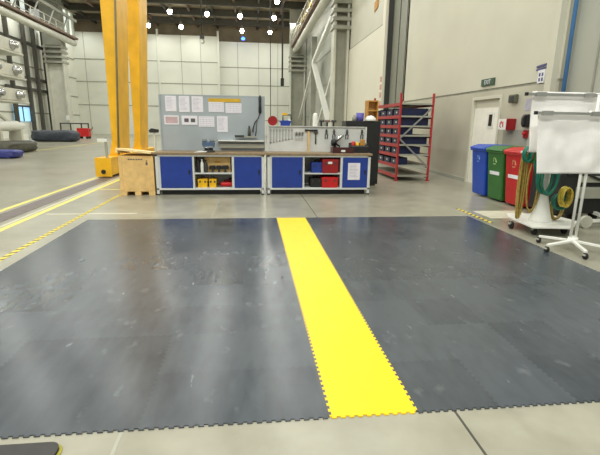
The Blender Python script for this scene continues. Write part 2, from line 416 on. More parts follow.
# ---- lamps on the roof
def lamp0(label, loc):
    t = thing('high_bay_lamp', label, 'lamp', loc, 0, 'high bay lamps under the roof')
    MB().lathe([(.05,.55),(.12,.5),(.16,.3),(.2,.16),(.2,.12)], n=20).build('reflector', M['steel_grey'], t)
    MB().lathe([(.02,-.3),(.14,-.24),(.22,-.1),(.22,0),(.17,.11),(.05,.12)], n=20).build('lens', M['lamp'], t)
    MB().cyl((0,0,.5),(0,0,1.5),.025,n=8).build('hanger', M['steel_dark'], t)
    return t
LP = [((-7.9,47.9,12.35),'leftmost lamp of the nearer row under the roof'),((-4.24,47.8,12.25),'second lamp from left in the nearer roof row'),
      ((-.97,48.1,12.25),'third lamp from left in the nearer roof row'),((2.5,48.3,12.25),'rightmost lamp of the nearer row by the hanging cable'),
      ((-11.4,54.4,12.3),'leftmost lamp of the farther row beside the yellow leg'),((-7.8,54.4,12.25),'second lamp from left in the farther roof row'),
      ((-.91,55.3,12.25),'far row lamp just above the blue light'),((2.4,55.5,12.25),'rightmost lamp of the farther roof row'),
      ((2.45,42.0,12.25),'roof lamp cut off by the top edge of the photo')]
L0 = lamp0(LP[0][1], LP[0][0])
for loc, lb in LP[1:]: dup(L0, loc, 0, lb)
t = thing('signal_lamp','small blue glowing lamp at the top of the far wall','lamp',(-.85,58.6,11.95))
MB().lathe([(.02,-.2),(.2,-.15),(.24,0),(.15,.15)],n=14).build('lens', M['lamp_blue'], t)
MB().cyl((0,0,.15),(0,0,2.0),.03,n=8).build('hanger', M['steel_dark'], t)
# ---- hanging cables
def pend(x,y,z,label,name,r=.03):
    t = thing(name,label,'cable',(x,y,z))
    MB().cyl((0,0,.3),(0,0,13.9-z),r,n=8).build('cable', M['dark'], t)
    return t
t = pend(1.75,25,3.6,'black crane pendant hanging on a long cable, with control box','crane_pendant',.045)
MB().box(-.09,.09,-.07,.07,0,.42,0,.02).build('control_box', M['black'], t)
t = pend(1.32,30,1.7,'thin dark cable hanging down to behind the workbenches','hanging_cable',.025)
MB().box(-.05,.05,-.05,.05,0,.3).build('end_plug', M['black'], t)
t = pend(-3.53,35,7.45,'dark hook on a cable near the yellow gantry','hoist_cable',.04)
MB().tube([(0,0,.35),(.0,0,.2),(.1,0,.12),(.16,0,0),(.08,0,-.12),(-.06,0,-.1)],.05).build('hook', M['steel_grey'], t)
MB().box(-.16,.16,-.12,.12,.2,.42).build('hook_block', M['dark'], t)

# ---- yellow gantry crane
g = thing('gantry_crane','yellow gantry crane with two tapering legs on a rail carriage','crane',(-4.17,12.8,0))
def leg(y):
    mb = MB(); x0, xb, xt = .02, .20, .66
    mb.v = [(x0,y,.55),(xb,y,.55),(xb,y+1.2,.55),(x0,y+1.2,.55),(x0,y,8.6),(xt,y,8.6),(xt,y+1.2,8.6),(x0,y+1.2,8.6)]
    mb.f = [(0,3,2,1),(4,5,6,7),(0,1,5,4),(1,2,6,5),(2,3,7,6),(3,0,4,7)]; mb.mi=[0]*6; mb.sm=[False]*6
    return mb
for y in (.9,3.5):
    l = leg(y).build('leg', M['crane'], g, .012)
    MB().prism([(-.06,.55),(.3,.55),(.2,.85),(.03,1.0)],y-.04,y-.005,'y').box(-.1,.3,y-.05,y+1.25,.545,.585).build('foot_plate', M['crane'], l)
MB().box(-.22,.22,0,.04,.03,.56).box(-.22,-.19,.04,6,.06,.56).box(-.22,.22,.04,6,.5,.56).box(.17,.2,.04,1.0,.06,.5).box(.17,.2,1.9,3.6,.06,.5).box(.17,.2,4.6,6,.06,.5).build('carriage', M['crane'], g)
for y in (1.4,4.1):
    MB().cyl((-.1,y,.2),(.14,y,.2),.2,n=20).build('wheel', M['steel_brown'], g)
MB().cyl((0,-.04,.17),(0,0,.17),.06,n=16).build('buffer', M['black'], g)
MB().tube([(.2,.86,.6),(.43,.86,4.6),(.66,.86,8.6)],.03,n=8).build('cable', M['cable'], g)
MB().box(-.3,.75,.7,4.9,8.6,9.5).build('top_beam', M['crane'], g)
p = MB().box(.06,.12,.08,.14,.56,1.12).build('switch_post', M['steel_grey'], g)
MB().box(-.12,.14,.06,.08,1.0,1.09).build('plate', M['white'], p)

# ---- wooden crate
c = thing('wooden_crate','tan plywood crate with a skewed lid beside the left workbench','crate',(-2.455,9.98,0))
mb = MB().box(-.36,.36,-.37,.37,.115,.85)
for x in (-.36,.29): mb.box(x,x+.07,-.378,-.37,.115,.85)
mb.build('crate_body', M['carton'], c, .006)
pl = MB().box(-.36,.36,-.37,.37,.085,.115)
for x in (-.36,-.065,.23): pl.box(x,x+.13,-.37,.37,0,.085)
pl.build('pallet', M['carton'], c, .004)
mb = MB()
for x in (-.16,-.11,-.06,0,.05,.1): mb.box(x,x+.035,-.375,-.37,.765,.79)
mb.box(.2,.24,-.375,-.37,.66,.72).box(.21,.23,-.375,-.37,.73,.76); mb.build('stencil_mark', M['print_d'], c)
lid = MB().box(-.37,.37,-.42,.4,0,.05).box(-.37,-.32,-.42,.4,-.05,0).build('lid', M['carton_lid'], c, .006, loc=(-.01,-.01,.905))
lid.rotation_euler = (math.radians(-4),math.radians(6),math.radians(-3))

# ================================================================== WORKBENCHES
def bench(x0, label, doors, cabs):
    W, D = 2.34, .74
    b = thing('workbench', label, 'workbench', (x0,9.62,0))
    MB().box(-.03,W+.03,-.03,D+.02,.885,.93).build('worktop', M['wood_top'], b, .006)
    f = MB().box(.0,W,.0,.04,.845,.885).box(0,W,.0,.04,.115,.155).box(0,W,D-.04,D,.845,.885).box(0,W,D-.04,D,.115,.155).box(0,.05,.04,D-.04,.845,.885).box(W-.05,W,.04,D-.04,.845,.885)
    f.build('frame', M['bench_w'], b, .004)
    MB().box(.09,W-.09,.1,D-.06,.005,.113).build('plinth', M['black'], b)
    for x in (0,W-.06):
        for y in (0,D-.06):
            l = MB().box(x,x+.06,y,y+.06,.03,.885).build('leg', M['bench_w'], b, .004)
            MB().cyl((x+.03,y+.03,0),(x+.03,y+.03,.03),.03,n=12).build('foot', M['black'], l)
    for (a,c2),(da,db) in zip(cabs,doors):
        k = MB().box(a,c2,.02,.05,.155,.175).box(a,c2,.02,.05,.825,.845).box(a,da,.01,.05,.155,.845).box(db,c2,.01,.05,.155,.845).box(a,a+.02,.05,D-.05,.155,.845).box(c2-.02,c2,.05,D-.05,.155,.845).box(a+.02,c2-.02,D-.07,D-.05,.155,.845).box(a+.02,c2-.02,.05,D-.07,.155,.17)
        k.build('cabinet', M['bench_w'], b)
        dr = MB().box(da+.005,db-.005,-.004,.018,.162,.838).build('door', M['blue'], b, .006)
        MB().box(db-.08,db-.05,-.016,-.004,.46,.56).build('door_handle', M['black'], dr)
    a, c2 = cabs[0][1], cabs[1][0]
    MB().box(a,c2,.03,D-.05,.46,.49).build('shelf', M['bench_w'], b, .003)
    MB().box(a,c2,.03,D-.05,.13,.158).build('bottom_shelf', M['bench_w'], b, .003)
    MB().box(a,c2,D-.05,D-.04,.16,.845).build('rear_panel', M['bench_w'], b)
    return b
BL = bench(-2.06,'left blue and white workbench with tall grey notice board',((.1,.78),(1.68,2.29)),((.06,.82),(1.63,2.28+.05)))
BR = bench(.35,'right blue and white workbench with pale tool panel, beside red rack',((.1,.79),(1.70,2.28)),((.06,.83),(1.65,2.33)))
ZT = .93
# notice board (part of left bench)
bd = MB().box(.04,2.36,.68,.70,ZT,2.155).build('notice_board', M['board'], BL, .003)
e = MB().box(.02,.05,.66,.72,ZT,2.16).box(2.35,2.38,.66,.72,ZT,2.16).box(.05,2.35,.675,.715,2.145,2.165); e.build('board_frame', M['board'], bd)
MB().box(1.29,2.36,.52,.68,1.155,1.175).box(1.29,1.31,.52,.68,1.14,1.175).build('board_shelf', M['white'], bd)
MB().box(1.35,2.36,.60,.68,1.0,1.09).build('cable_tray', M['steel_grey'], bd)
YB = 10.295
def sheet(x0,x1,z0,z1,label,style,cat='paper'):
    w,h = x1-x0,z1-z0
    mb = MB().box(-w/2,w/2,-.003,.003,-h/2,h/2)
    if style == 'lines':
        k = int(h/.028)
        for i in range(1,k-1):
            e = random.uniform(.55,.9); mb.box(-w*.4,-w*.4+w*.8*e,-.0036,-.003,h/2-.02-i*.028,h/2-.012-i*.028,1)
    if style == 'table':
        for i in range(5): mb.box(-w*.42,w*.42,-.0036,-.003,-h*.4+i*h*.19,-h*.4+i*h*.19+.006,1)
        for i in range(5): mb.box(-w*.42+i*w*.21-.002,-w*.42+i*w*.21+.002,-.0038,-.0036,-h*.4,h*.38,1)
    if style == 'block': mb.box(-w*.42,w*.42,-.0036,-.003,-h*.36,h*.36,3)
    if style == 'photos': mb.box(-w*.33,-w*.05,-.0036,-.003,-h*.22,h*.2,2).box(w*.08,w*.36,-.0036,-.003,-h*.22,h*.2,2)
    o = mb.build('paper_sheet', [M['paper'],M['print_g'],M['print_d'],M['print_r']], loc=((x0+x1)/2,YB,(z0+z1)/2))
    tag(o,label,cat,'papers pinned on the notice board')
sheet(-1.90,-1.66,1.80,2.135,'upright printed sheet at the top left corner of the notice board','lines')
sheet(-1.60,-1.37,1.79,2.135,'upright printed sheet second from left in top row of board','lines')
sheet(-1.32,-1.07,1.79,2.135,'upright printed sheet left of the mustard strip on the board','lines')
sheet(-.95,-.61,1.80,2.02,'wide printed sheet under the left half of the mustard strip','table')
sheet(-.57,-.21,1.78,2.0,'wide printed sheet under the right end of mustard strip','table')
sheet(-1.94,-1.62,1.51,1.71,'wide sheet with a pinkish block at lower left of board','block')
sheet(-1.56,-1.21,1.51,1.71,'wide white sheet with two dark pictures on the board','photos')
sheet(-1.18,-.83,1.47,1.70,'wide lilac tinted sheet in the lower row of the board','table')
sheet(-.77,-.53,1.36,1.71,'upright sheet at the right end of lower paper row','lines')
o = MB().box(-.36,.36,-.004,.004,-.04,.04).build('header_strip', M['head_y'], loc=(-.59,YB,2.06)); tag(o,'mustard yellow header strip on top of the notice board','sign')
# tools at the board's right
t = thing('torch_tool','black handled tool hung at top right of notice board','tool',(.21,10.27,1.78))
MB().lathe([(.02,0),(.035,.03),(.035,.12),(.028,.2),(.032,.36),(.015,.4)],n=12).build('handle', M['black'], t)
MB().tube([(0,0,.02),(-.04,-.01,-.1),(-.12,-.01,-.2),(-.16,-.01,-.32),(-.17,-.01,-.42)],.012,n=6).build('cable', M['black'], t)
t = thing('air_line','grey air line unit fixed low on the right of board','tool',(-.1,10.18,1.245))
MB().box(-.27,.24,-.03,.08,0,.03).build('mount_rail', M['steel_grey'], t)
MB().box(-.27,-.06,-.05,-.03,.0,.05).build('label_block', M['dark'], t)
MB().cyl((.06,.02,.03),(.06,.02,.2),.035,n=12).cyl((.06,.02,.2),(.06,.02,.26),.02,n=12).build('regulator', M['steel_dark'], t)
MB().tube([(.2,.02,.03),(.22,.02,.15),(.24,.02,.4)],.012,n=6).build('hose', M['dark'], t)
t = thing('bench_vise','grey blue vise on the left workbench top','vise',(-.93,9.78,ZT))
MB().lathe([(.11,0),(.11,.025),(.08,.035),(.075,.08)],n=16).build('swivel_base', M['dark'], t)
MB().prism([(-.09,.07),(.09,.07),(.11,.13),(.10,.2),(.035,.2),(.02,.175),(-.02,.175),(-.035,.2),(-.10,.2),(-.11,.13)],-.1,.12,'y').build('body', mat('vise_blue',(92,112,140),.4,.3), t, .008)
MB().box(-.105,-.035,-.11,.13,.19,.215).box(.035,.105,-.11,.13,.19,.215).build('jaw', M['steel'], t)
MB().cyl((0,-.1,.09),(0,-.2,.09),.02,n=10).cyl((-.1,-.19,.09),(.1,-.19,.09),.008,n=8).build('handle', M['steel'], t)
t.scale = (1.2,1.1,1.3)
o = MB().prism([(-.16,0),(.1,.01),(.14,.03),(-.05,.035)],-.05,.05,'y').build('metal_offcut', M['white'], loc=(-1.08,9.66,ZT)); tag(o,'small white metal piece lying left of the vise','metal piece')
t = thing('clamp_lamp','small black lamp on a pale post behind the crate','lamp',(-2.24,10.6,0))
MB().box(-.02,.02,-.02,.02,0,1.32).box(-.1,.1,-.1,.1,0,.03).build('post', M['steel_pale'], t)
MB().prism([(-.1,1.32),(.09,1.32),(.1,1.39),(-.06,1.42),(-.12,1.37)],-.05,.05,'y').build('head', M['black'], t, .008)

# contents of left bench's open shelf  (shelf top .49, bottom .158)
t = thing('tan_drawer','tan wooden box at the back of left bench upper shelf','box',(-.75,10.02,.49))
MB().box(-.28,.28,-.2,.2,0,.02).box(-.28,.28,-.2,-.18,.02,.33).box(-.28,.28,.18,.2,.02,.33).box(-.28,-.26,-.18,.18,.02,.33).box(.26,.28,-.18,.18,.02,.33).build('box_body', M['carton'], t, .004)
MB().box(-.06,.06,-.207,-.2,.2,.24).build('handle_slot', M['orange'], t)
def bottle(x,y,z,h,r,m,label,cap='black',group='bottles on left bench shelf'):
    t = thing('bottle',label,'bottle',(x,y,z),0,group)
    MB().lathe([(r*.9,0),(r,.01),(r,h*.68),(r*.45,h*.82),(r*.4,h*.9)],n=14).build('bottle_body', M[m], t)
    MB().lathe([(r*.48,h*.88),(r*.48,h),(r*.3,h*1.01)],n=12).build('cap', M[cap], t)
bottle(-1.16,9.72,.49,.31,.035,'black','tall black bottle leftmost on the left bench shelf')
bottle(-1.08,9.72,.49,.29,.035,'white','pale bottle between two dark ones on left bench shelf','white')
bottle(-1.0,9.74,.49,.28,.04,'dark','dark grey bottle beside the tan box')
for k,(x,w,lb) in enumerate(((-.86,.07,'leftmost black power tool before the tan box'),(-.72,.06,'second black power tool before the tan box'),(-.58,.08,'rightmost black power tool at the shelf end'))):
    t = thing('power_tool',lb,'tool',(x,9.78,.49),0,'black tools on the left bench shelf')
    MB().prism([(-w,.07),(w*.9,.07),(w,.1),(w*.8,.15),(-w*.8,.15),(-w*1.1,.11)],-.03,.03,'y').build('body', M['black'], t, .006)
    MB().prism([(-.03,0),(.025,0),(.015,.07),(-.02,.07)],-.025,.025,'y').build('grip', M['dark'], t)
    MB().cyl((w*.95,0,.11),(w*1.25,0,.11),.012,n=8).build('nozzle', M['steel'], t)
def case(name,x,w,d,h,m,label,group=None,z=.158,cat='case',y=9.84):
    t = thing(name,label,cat,(x,y,z),0,group)
    MB().box(-w/2,w/2,-d/2,d/2,0,h*.6,0,.012).build('case_body', M[m], t)
    MB().box(-w/2-.005,w/2+.005,-d/2-.005,d/2+.005,h*.6,h*.86,0,.012).build('case_lid', M[m], t)
    MB().tube([(-w*.22,0,h*.86),(-w*.2,0,h*.98),(w*.2,0,h*.98),(w*.22,0,h*.86)],.01,n=6).build('case_handle', M['black'], t)
    for s in (-1,1): MB().box(s*w*.28-.015,s*w*.28+.015,-d/2-.012,-d/2-.004,h*.5,h*.7).build('latch', M['dark'], t)
    return t
case('tool_case',-1.08,.2,.3,.22,'yellow','larger yellow tool case at bottom left of left bench','yellow cases under the left bench')
case('tool_case',-.86,.15,.3,.22,'yellow','narrow yellow tool case next to the larger yellow one','yellow cases under the left bench')
t = thing('red_grinder','red power tool lying on left bench bottom shelf','tool',(-.55,9.82,.158))
MB().lathe([(.03,-.15),(.05,-.13),(.055,.02),(.05,.1),(.03,.13)],c=(0,0,.06),axis='x',n=14).build('body', M['red'], t)
MB().cyl((.13,0,.06),(.13,0,.12),.05,n=14).build('head', M['red_dark'], t)
MB().cyl((-.15,0,.06),(-.27,0,.04),.025,.02,n=10).build('grip', M['black'], t)
t = thing('red_clamp','dark red clamp on the bottom shelf beside the grinder','tool',(-.5,10.0,.158))
MB().box(-.13,.13,-.03,.03,0,.14,0,.02).build('body', M['red_dark'], t); MB().cyl((-.02,0,.14),(.1,0,.2),.02,n=8).build('handle', M['black'], t)

# right bench contents
case('storage_box',1.48,.26,.3,.27,'blue','small blue case on the right bench upper shelf',None,.49)
case('storage_box',1.77,.36,.4,.36,'red_dark','dark red case with white label on right bench upper shelf',None,.49)
o = MB().box(-.05,.05,-.002,.002,-.025,.025,0,.01).build('case_label', M['white'], loc=(1.76,9.632,.72)); tag(o,'small white label on the dark red case','label')
case('storage_box',1.46,.26,.3,.24,'black','black case on the right bench bottom shelf')
case('storage_box',1.77,.36,.4,.27,'red','bright red case on the right bench bottom shelf')
sh = MB().box(-.14,.14,-.003,.003,-.19,.19)
for i in range(9): sh.box(-.1,-.1+random.uniform(.12,.2),-.0036,-.003,.14-i*.033,.15-i*.033,1)
tag(sh.build('paper_sheet',[M['paper'],M['print_g']],loc=(2.31,9.612,.53)),'white printed sheet on the right blue door of right workbench','paper')
# tool panel (part of right bench) local x = X-.35, y = Y-9.62
tp = MB().box(.02,2.36,.58,.60,ZT,1.5).build('tool_panel', M['bench_w'], BR, .003)
MB().box(.02,2.36,.54,.80,1.5,1.515).box(.02,.05,.54,.8,ZT,1.5).box(2.33,2.36,.54,.8,ZT,1.5).build('panel_ledge', M['bench_w'], tp)
YP = 10.195
def spanner(i,x,L,label):
    w = .012+.0012*L*10
    p = [(-w*.5,-L),(w*.5,-L),(w*.45,-.05),(w*1.3,-.02),(w*1.2,.02),(w*.5,.03),(w*.35,-.0),(-w*.35,-.0),(-w*.5,.03),(-w*1.2,.02),(-w*1.3,-.02),(-w*.45,-.05)]
    o = MB().prism(p,-.012,0,'y').lathe([(w*1.1,-.012),(w*1.1,0)],c=(0,0,-L),axis='y',n=12).build('spanner', M['alu'], loc=(x,YP,1.43)); tag(o,label,'spanner','spanners hanging on the tool panel')
ords = ['leftmost','second from left','third from left','fourth from left','fifth from left','sixth from left','seventh from left','rightmost']
for i in range(8): spanner(i,.45+i*.07,.30-.014*i,'%s of the spanners hanging in a row on the tool panel'%ords[i])
for i in range(6):
    t = thing('screwdriver','%s of the small screwdrivers on the tool panel'%['leftmost','second','third','fourth','fifth','rightmost'][i],'screwdriver',(1.02+i*.035,YP-.012,1.40),0,'small screwdrivers on the tool panel')
    MB().cyl((0,0,-.02),(0,0,-.1),.012,.009,n=8).build('handle', M['dark' if i%2 else 'steel_grey'], t)
    MB().cyl((0,0,-.1),(0,0,-.22),.004,n=6).build('blade', M['steel'], t)
t = thing('tool_holder','dark magnetic strip with hanging hammer on the tool panel','tool holder',(1.39,YP-.02,1.40))
MB().box(-.15,.15,-.02,.018,0,.04).build('strip', M['black'], t)
t = thing('hammer','black hammer hanging head up under the dark strip','hammer',(1.50,YP-.02,1.38))
MB().box(-.05,.05,-.018,.016,-.03,.01,0,.008).build('head', M['steel_dark'], t); MB().cyl((0,0,-.03),(0,0,-.27),.012,.016,n=8).build('handle', M['black'], t)
o = MB().box(-.02,.02,-.02,.02,0,.47).build('timber_post', M['carton'], loc=(1.325,10.14,ZT)); tag(o,'slim tan upright in front of the tool panel','post')
for k,(x,lb) in enumerate(((1.75,'dark pliers hanging left of the silver torch'),(1.93,'dark pliers hanging above the silver torch'),(2.24,'black pliers hanging right of the silver torch'),(2.6,'dark pliers hanging at the right end of tool panel'))):
    t = thing('pliers',lb,'pliers',(x,YP-.02,1.45),0,'pliers hanging on the tool panel')
    MB().prism([(-.015,0),(.015,0),(.03,-.07),(0,-.09),(-.03,-.07)],-.012,.012,'y').build('jaw', M['steel_dark'], t)
    for s in (-1,1): MB().tube([(0,0,-.08),(s*.03,0,-.13),(s*.022,0,-.22)],.01,n=6).build('grip', M['black'], t)
t = thing('angle_grinder','silver and black power tool standing slanted on right bench','tool',(1.96,10.06,ZT))
MB().cyl((-.02,0,.25),(.17,0,.4),.045,.04,n=14).build('body', M['steel'], t)
MB().lathe([(.05,-.05),(.08,-.04),(.08,.05),(.04,.07)],c=(-.06,0,.22),axis='x',n=14).build('head', M['black'], t)
MB().prism([(-.04,0),(.02,0),(.0,.18),(-.07,.2)],-.03,.03,'y').cyl((.0,0,.2),(.1,0,.13),.02,n=8).build('stand', M['black'], t)
t = thing('tool_tray','low black tray with dark red front on right bench','tray',(2.06,9.82,ZT))
MB().box(-.24,.24,-.14,.14,0,.015).box(-.24,.24,-.14,-.125,.015,.12).box(-.24,.24,.125,.14,.015,.12).box(-.24,-.225,-.125,.125,.015,.12).box(.225,.24,-.125,.125,.015,.12).build('tray_body', mat('maroon',(70,30,32),.4), t)
MB().box(-.05,.05,-.146,-.14,.03,.075,0,.015).build('label', M['white'], t)
t = thing('parts_bin','black open bin of small parts at right end of bench','bin',(2.47,9.95,ZT))
MB().box(-.2,.2,-.14,.14,0,.02).prism([(-.14,.02),(-.12,.02),(-.12,.17),(-.14,.14)],-.2,.2,'x').box(-.2,.2,.12,.14,.02,.22).box(-.2,-.185,-.12,.12,.02,.18).box(.185,.2,-.12,.12,.02,.18).build('bin_body', M['black'], t)
for k,(x,m,h,lb) in enumerate(((-.12,'red',.24,'red can in the black parts bin'),(-.02,'yellow',.22,'yellow can in the middle of parts bin'),(.1,'orange',.28,'orange box in the black parts bin'))):
    o = (MB().lathe([(.045,0),(.045,h-.02),(.02,h)],n=12) if k<2 else MB().box(-.05,.05,-.04,.04,0,h,0,.01)).build('small_can' if k<2 else 'small_box', M[m], loc=(2.47+x,9.97,ZT+.021)); tag(o,lb,'can' if k<2 else 'box')
# on the ledge (top 1.515)
LZ = 1.515
bottle(.88,10.32,LZ,.19,.03,'white','white bottle on the ledge below the blue tool','white','things on the tool panel ledge')
t = thing('blue_tool','blue power tool with black and yellow hook on ledge','tool',(.80,10.32,LZ))
MB().prism([(-.12,.0),(.1,.0),(.11,.06),(.15,.1),(.05,.13),(-.06,.13),(-.15,.1),(-.11,.06)],-.05,.05,'y').build('body', M['blue'], t, .008)
MB().tube([(-.06,0,.13),(-.06,0,.24),(.12,0,.25),(.14,0,.14)],.016,n=8).build('hook', M['dark'], t); MB().box(-.08,.04,-.02,.02,.24,.29).build('grip', M['yellow'], t)
t = thing('cable_reel','dark red cable reel at left end of the ledge','reel',(.5,10.32,LZ))
MB().cyl((0,-.05,.11),(0,.05,.11),.08,n=18).build('drum', M['red'], t)
for y in (-.06,.05): MB().cyl((0,y,.11),(0,y+.01,.11),.11,n=18).build('flange', M['red_dark'], t)
o = MB().lathe([(.055,0),(.06,.01),(.06,.2),(.05,.28),(.03,.3)],n=16).build('white_canister', M['white'], loc=(1.5,10.32,LZ)); tag(o,'tall white canister on the middle of the ledge','canister')
for k,(x,lb) in enumerate(((1.66,'leftmost dark drill on the ledge right of canister'),(1.8,'dark drill in the middle of the ledge group'),(1.95,'rightmost dark drill on the ledge'))):
    t = thing('drill',lb,'drill',(x,10.32,LZ),0,'dark drills on the tool panel ledge')
    MB().cyl((-.06,0,.12),(.05,0,.12),.03,n=10).build('body', M['dark' if k!=1 else 'steel_brown'], t); MB().box(-.035,.005,-.02,.02,0,.1).build('grip', M['black'], t); MB().cyl((.05,0,.12),(.085,0,.12),.015,n=8).build('chuck', M['steel'], t)
# black cabinet behind
t = thing('black_cabinet','tall black cabinet behind the right end of right bench','cabinet',(2.85,11.3,0))
MB().box(-.45,.45,-.25,.3,.05,1.66).build('cabinet_body', M['black'], t, .01)
for x in (-.22,.22): 
    dd = MB().box(x-.2,x+.2,-.27,-.25,.1,1.6).build('door', M['black'], t, .004); MB().box(x-.03*(1 if x>0 else -1)*5-.01,x-.03*(1 if x>0 else -1)*5+.01,-.285,-.27,.75,.9).build('door_handle', M['dark'], dd)
MB().box(-.4,.4,-.2,.25,0,.05).build('plinth', M['dark'], t)
o = MB().lathe([(.1,0),(.115,.01),(.12,.2),(.11,.2)],n=4).build('purple_tub', M['purple'], loc=(2.80,11.25,1.66)); o.rotation_euler=(0,0,PI/4); tag(o,'purple tub on top of the black cabinet','tub')
o = MB().lathe([(.05,0),(.055,.08),(.03,.12),(.03,.15)],n=14).build('grey_jar', M['steel_grey'], loc=(2.64,11.2,1.66)); tag(o,'small grey jar left of the purple tub','jar')
o = MB().lathe([(.13,0),(.15,.02),(.13,.07),(.08,.12),(.02,.14)],n=18).build('white_helmet', M['white'], loc=(3.05,11.13,1.66)); tag(o,'white rounded hard hat right of the purple tub','helmet')
t = thing('wooden_pigeonhole','open tan wooden box on the right end of black cabinet','box',(3.14,11.42,1.66))
for x in (-.14,.12): MB().box(x,x+.025,-.14,.14,0,.52).build('side_panel', M['orange'], t)
for z in (0,.25,.49): MB().box(-.115,.12,-.14,.14,z,z+.03).build('shelf_board', M['orange'], t)
MB().box(-.115,.12,.12,.135,.03,.49).build('back_board', M['carton'], t)

# ================================================================== RED RACK
rk = thing('storage_rack','tall red steel storage rack with navy bins and grey bracing','rack',(4.12,12.04,0))
LV = [.17,.46,.77,1.05,1.31,1.57,1.84,2.18]
for x in (0,.94):
    for y in (0,2.64):
        p = MB().box(x,x+.055,y,y+.055,.01,2.44).build('post', M['rack_red'], rk, .004)
        MB().box(x-.03,x+.085,y-.03,y+.085,0,.01).build('foot_plate', M['rack_red'], p)
for z in LV:
    for x in (.0,.955): MB().box(x,x+.04,.055,2.64,z-.09,z).build('beam', M['rack_red'], rk)
    MB().box(.04,.955,.03,2.66,z-.03,z-.005).build('shelf_deck', M['steel_grey'], rk)
    MB().box(.055,.94,.01,.04,z-.05,z-.005).build('end_tie', M['steel_grey'], rk)
for y in (.02,2.66):
    MB().bar((.05,y-.005,1.2),(.94,y-.005,2.05),.02,.045).build('diagonal_brace', M['alu'], rk); MB().bar((.05,y-.005,1.2),(.94,y-.005,.4),.02,.045).build('diagonal_brace', M['alu'], rk)
nth = ['bottom','second','third','fourth','fifth','sixth','seventh']
LEN = {1:.32,2:.68,3:.86,4:.42,5:.86,6:.84}
pos = ['nearest','second nearest','third nearest','farthest']
bin0 = {}
for lv in (1,2,3,4,5,6):
    z = LV[lv]; Lb = LEN[lv]; first = None
    for k in range(4):
        y = 12.13+.06+k*.655; lb = '%s navy bin on the %s shelf from below of red rack'%(pos[k],nth[lv])
        if first is None:
            t = first = thing('storage_bin',lb,'bin',(4.17,y,z),0,'navy bins on the red rack')
            h = .2
            MB().box(0,Lb,0,.5,0,.012).box(0,.012,0,.5,.012,h*.8).box(Lb-.012,Lb,0,.5,.012,h).box(.012,Lb-.012,0,.012,.012,h).box(.012,Lb-.012,.488,.5,.012,h).build('bin_body', M['navy'], t)
            MB().prism([(.22,.06),(.28,.06),(.30,.085),(.28,.11),(.22,.11),(.2,.085)],-.004,0,'x').build('label', M['white'], t)
        else: dup(first,(4.17,y,z),0,lb)

# ================================================================== WHEELIE BINS
def wheelie(y,m,label,marks):
    t = thing('wheelie_bin',label,'bin',(5.5,y,0)); t.scale = (1.08,1.08,1.06)   # front faces -x
    mb = MB(); w0,w1 = .25,.285
    mb.v = [(-.26,-w0,.03),(.2,-w0,.03),(.2,w0,.03),(-.26,w0,.03),(-.34,-w1,1.0),(.30,-w1,1.0),(.30,w1,1.0),(-.34,w1,1.0)]
    mb.f = [(0,3,2,1),(4,5,6,7),(0,1,5,4),(1,2,6,5),(2,3,7,6),(3,0,4,7)]; mb.mi=[0]*6; mb.sm=[False]*6
    mb.build('bin_body', m, t, .025)
    MB().box(-.37,.33,-.3,.3,.965,1.005).build('rim', m, t, .012)
    ld = MB().prism([(-.39,1.005),(.36,1.005),(.36,1.06),(.2,1.1),(-.2,1.1),(-.37,1.05)],-.3,.3,'y').build('lid', m, t, .015)
    MB().tube([(.36,-.22,1.03),(.42,-.22,1.03),(.42,.22,1.03),(.36,.22,1.03)],.015,n=8).build('handle', m, ld)
    for s in (-1,1): MB().cyl((.22,s*.2,.1),(.22,s*.27,.1),.1,n=18).build('wheel', M['black'], t)
    # recycling mark: three bent arrows
    def onface(yy,z,dx=-.003): return (-.26-.08*(z-.03)/.97+dx, yy, z)
    mk = MB()
    for k in range(3):
        a = math.radians(90+120*k); b = math.radians(90+120*(k+1)); q = lambda ang,r:(math.cos(ang)*r,math.sin(ang)*r)
        p0,p1 = q(a+.35,.07),q(b-.35,.07)
        pts=[onface(p0[0]*.8,.8+p0[1]),onface(p1[0]*.8,.8+p1[1])]
        mk.bar(pts[0],pts[1],.006,.022)
        e=Vector(pts[1]); dd=(Vector(pts[1])-Vector(pts[0])).normalized()
        mk.cyl(e-dd*.02,e+dd*.02,.024,.002,n=4)
    mk.build('recycling_mark', marks, t)
    if m is not M['bin_blue']:
        lb = MB()
        z = .56; lb.v=[onface(-.17,z-.03),onface(.17,z-.03),onface(.17,z+.04),onface(-.17,z+.04)]; 
        v=[(x-.003,y_,z_) for x,y_,z_ in lb.v]; lb.v=lb.v+v; lb.f=[(0,1,2,3),(7,6,5,4),(0,4,5,1),(1,5,6,2),(2,6,7,3),(3,7,4,0)]; lb.mi=[0]*6; lb.sm=[False]*6
        lb.build('label', M['sign_w'], t)
wheelie(9.42,M['bin_blue'],'blue wheelie bin, farthest of the three by the wall',mat('pale_blue_mark',(110,150,210),.5))
wheelie(8.73,M['green'],'green wheelie bin between the blue and red ones',mat('pale_green_mark',(160,190,130),.5))
wheelie(8.04,M['bin_red'],'red wheelie bin, nearest of the three by the wall',mat('pale_red_mark',(214,150,120),.5))

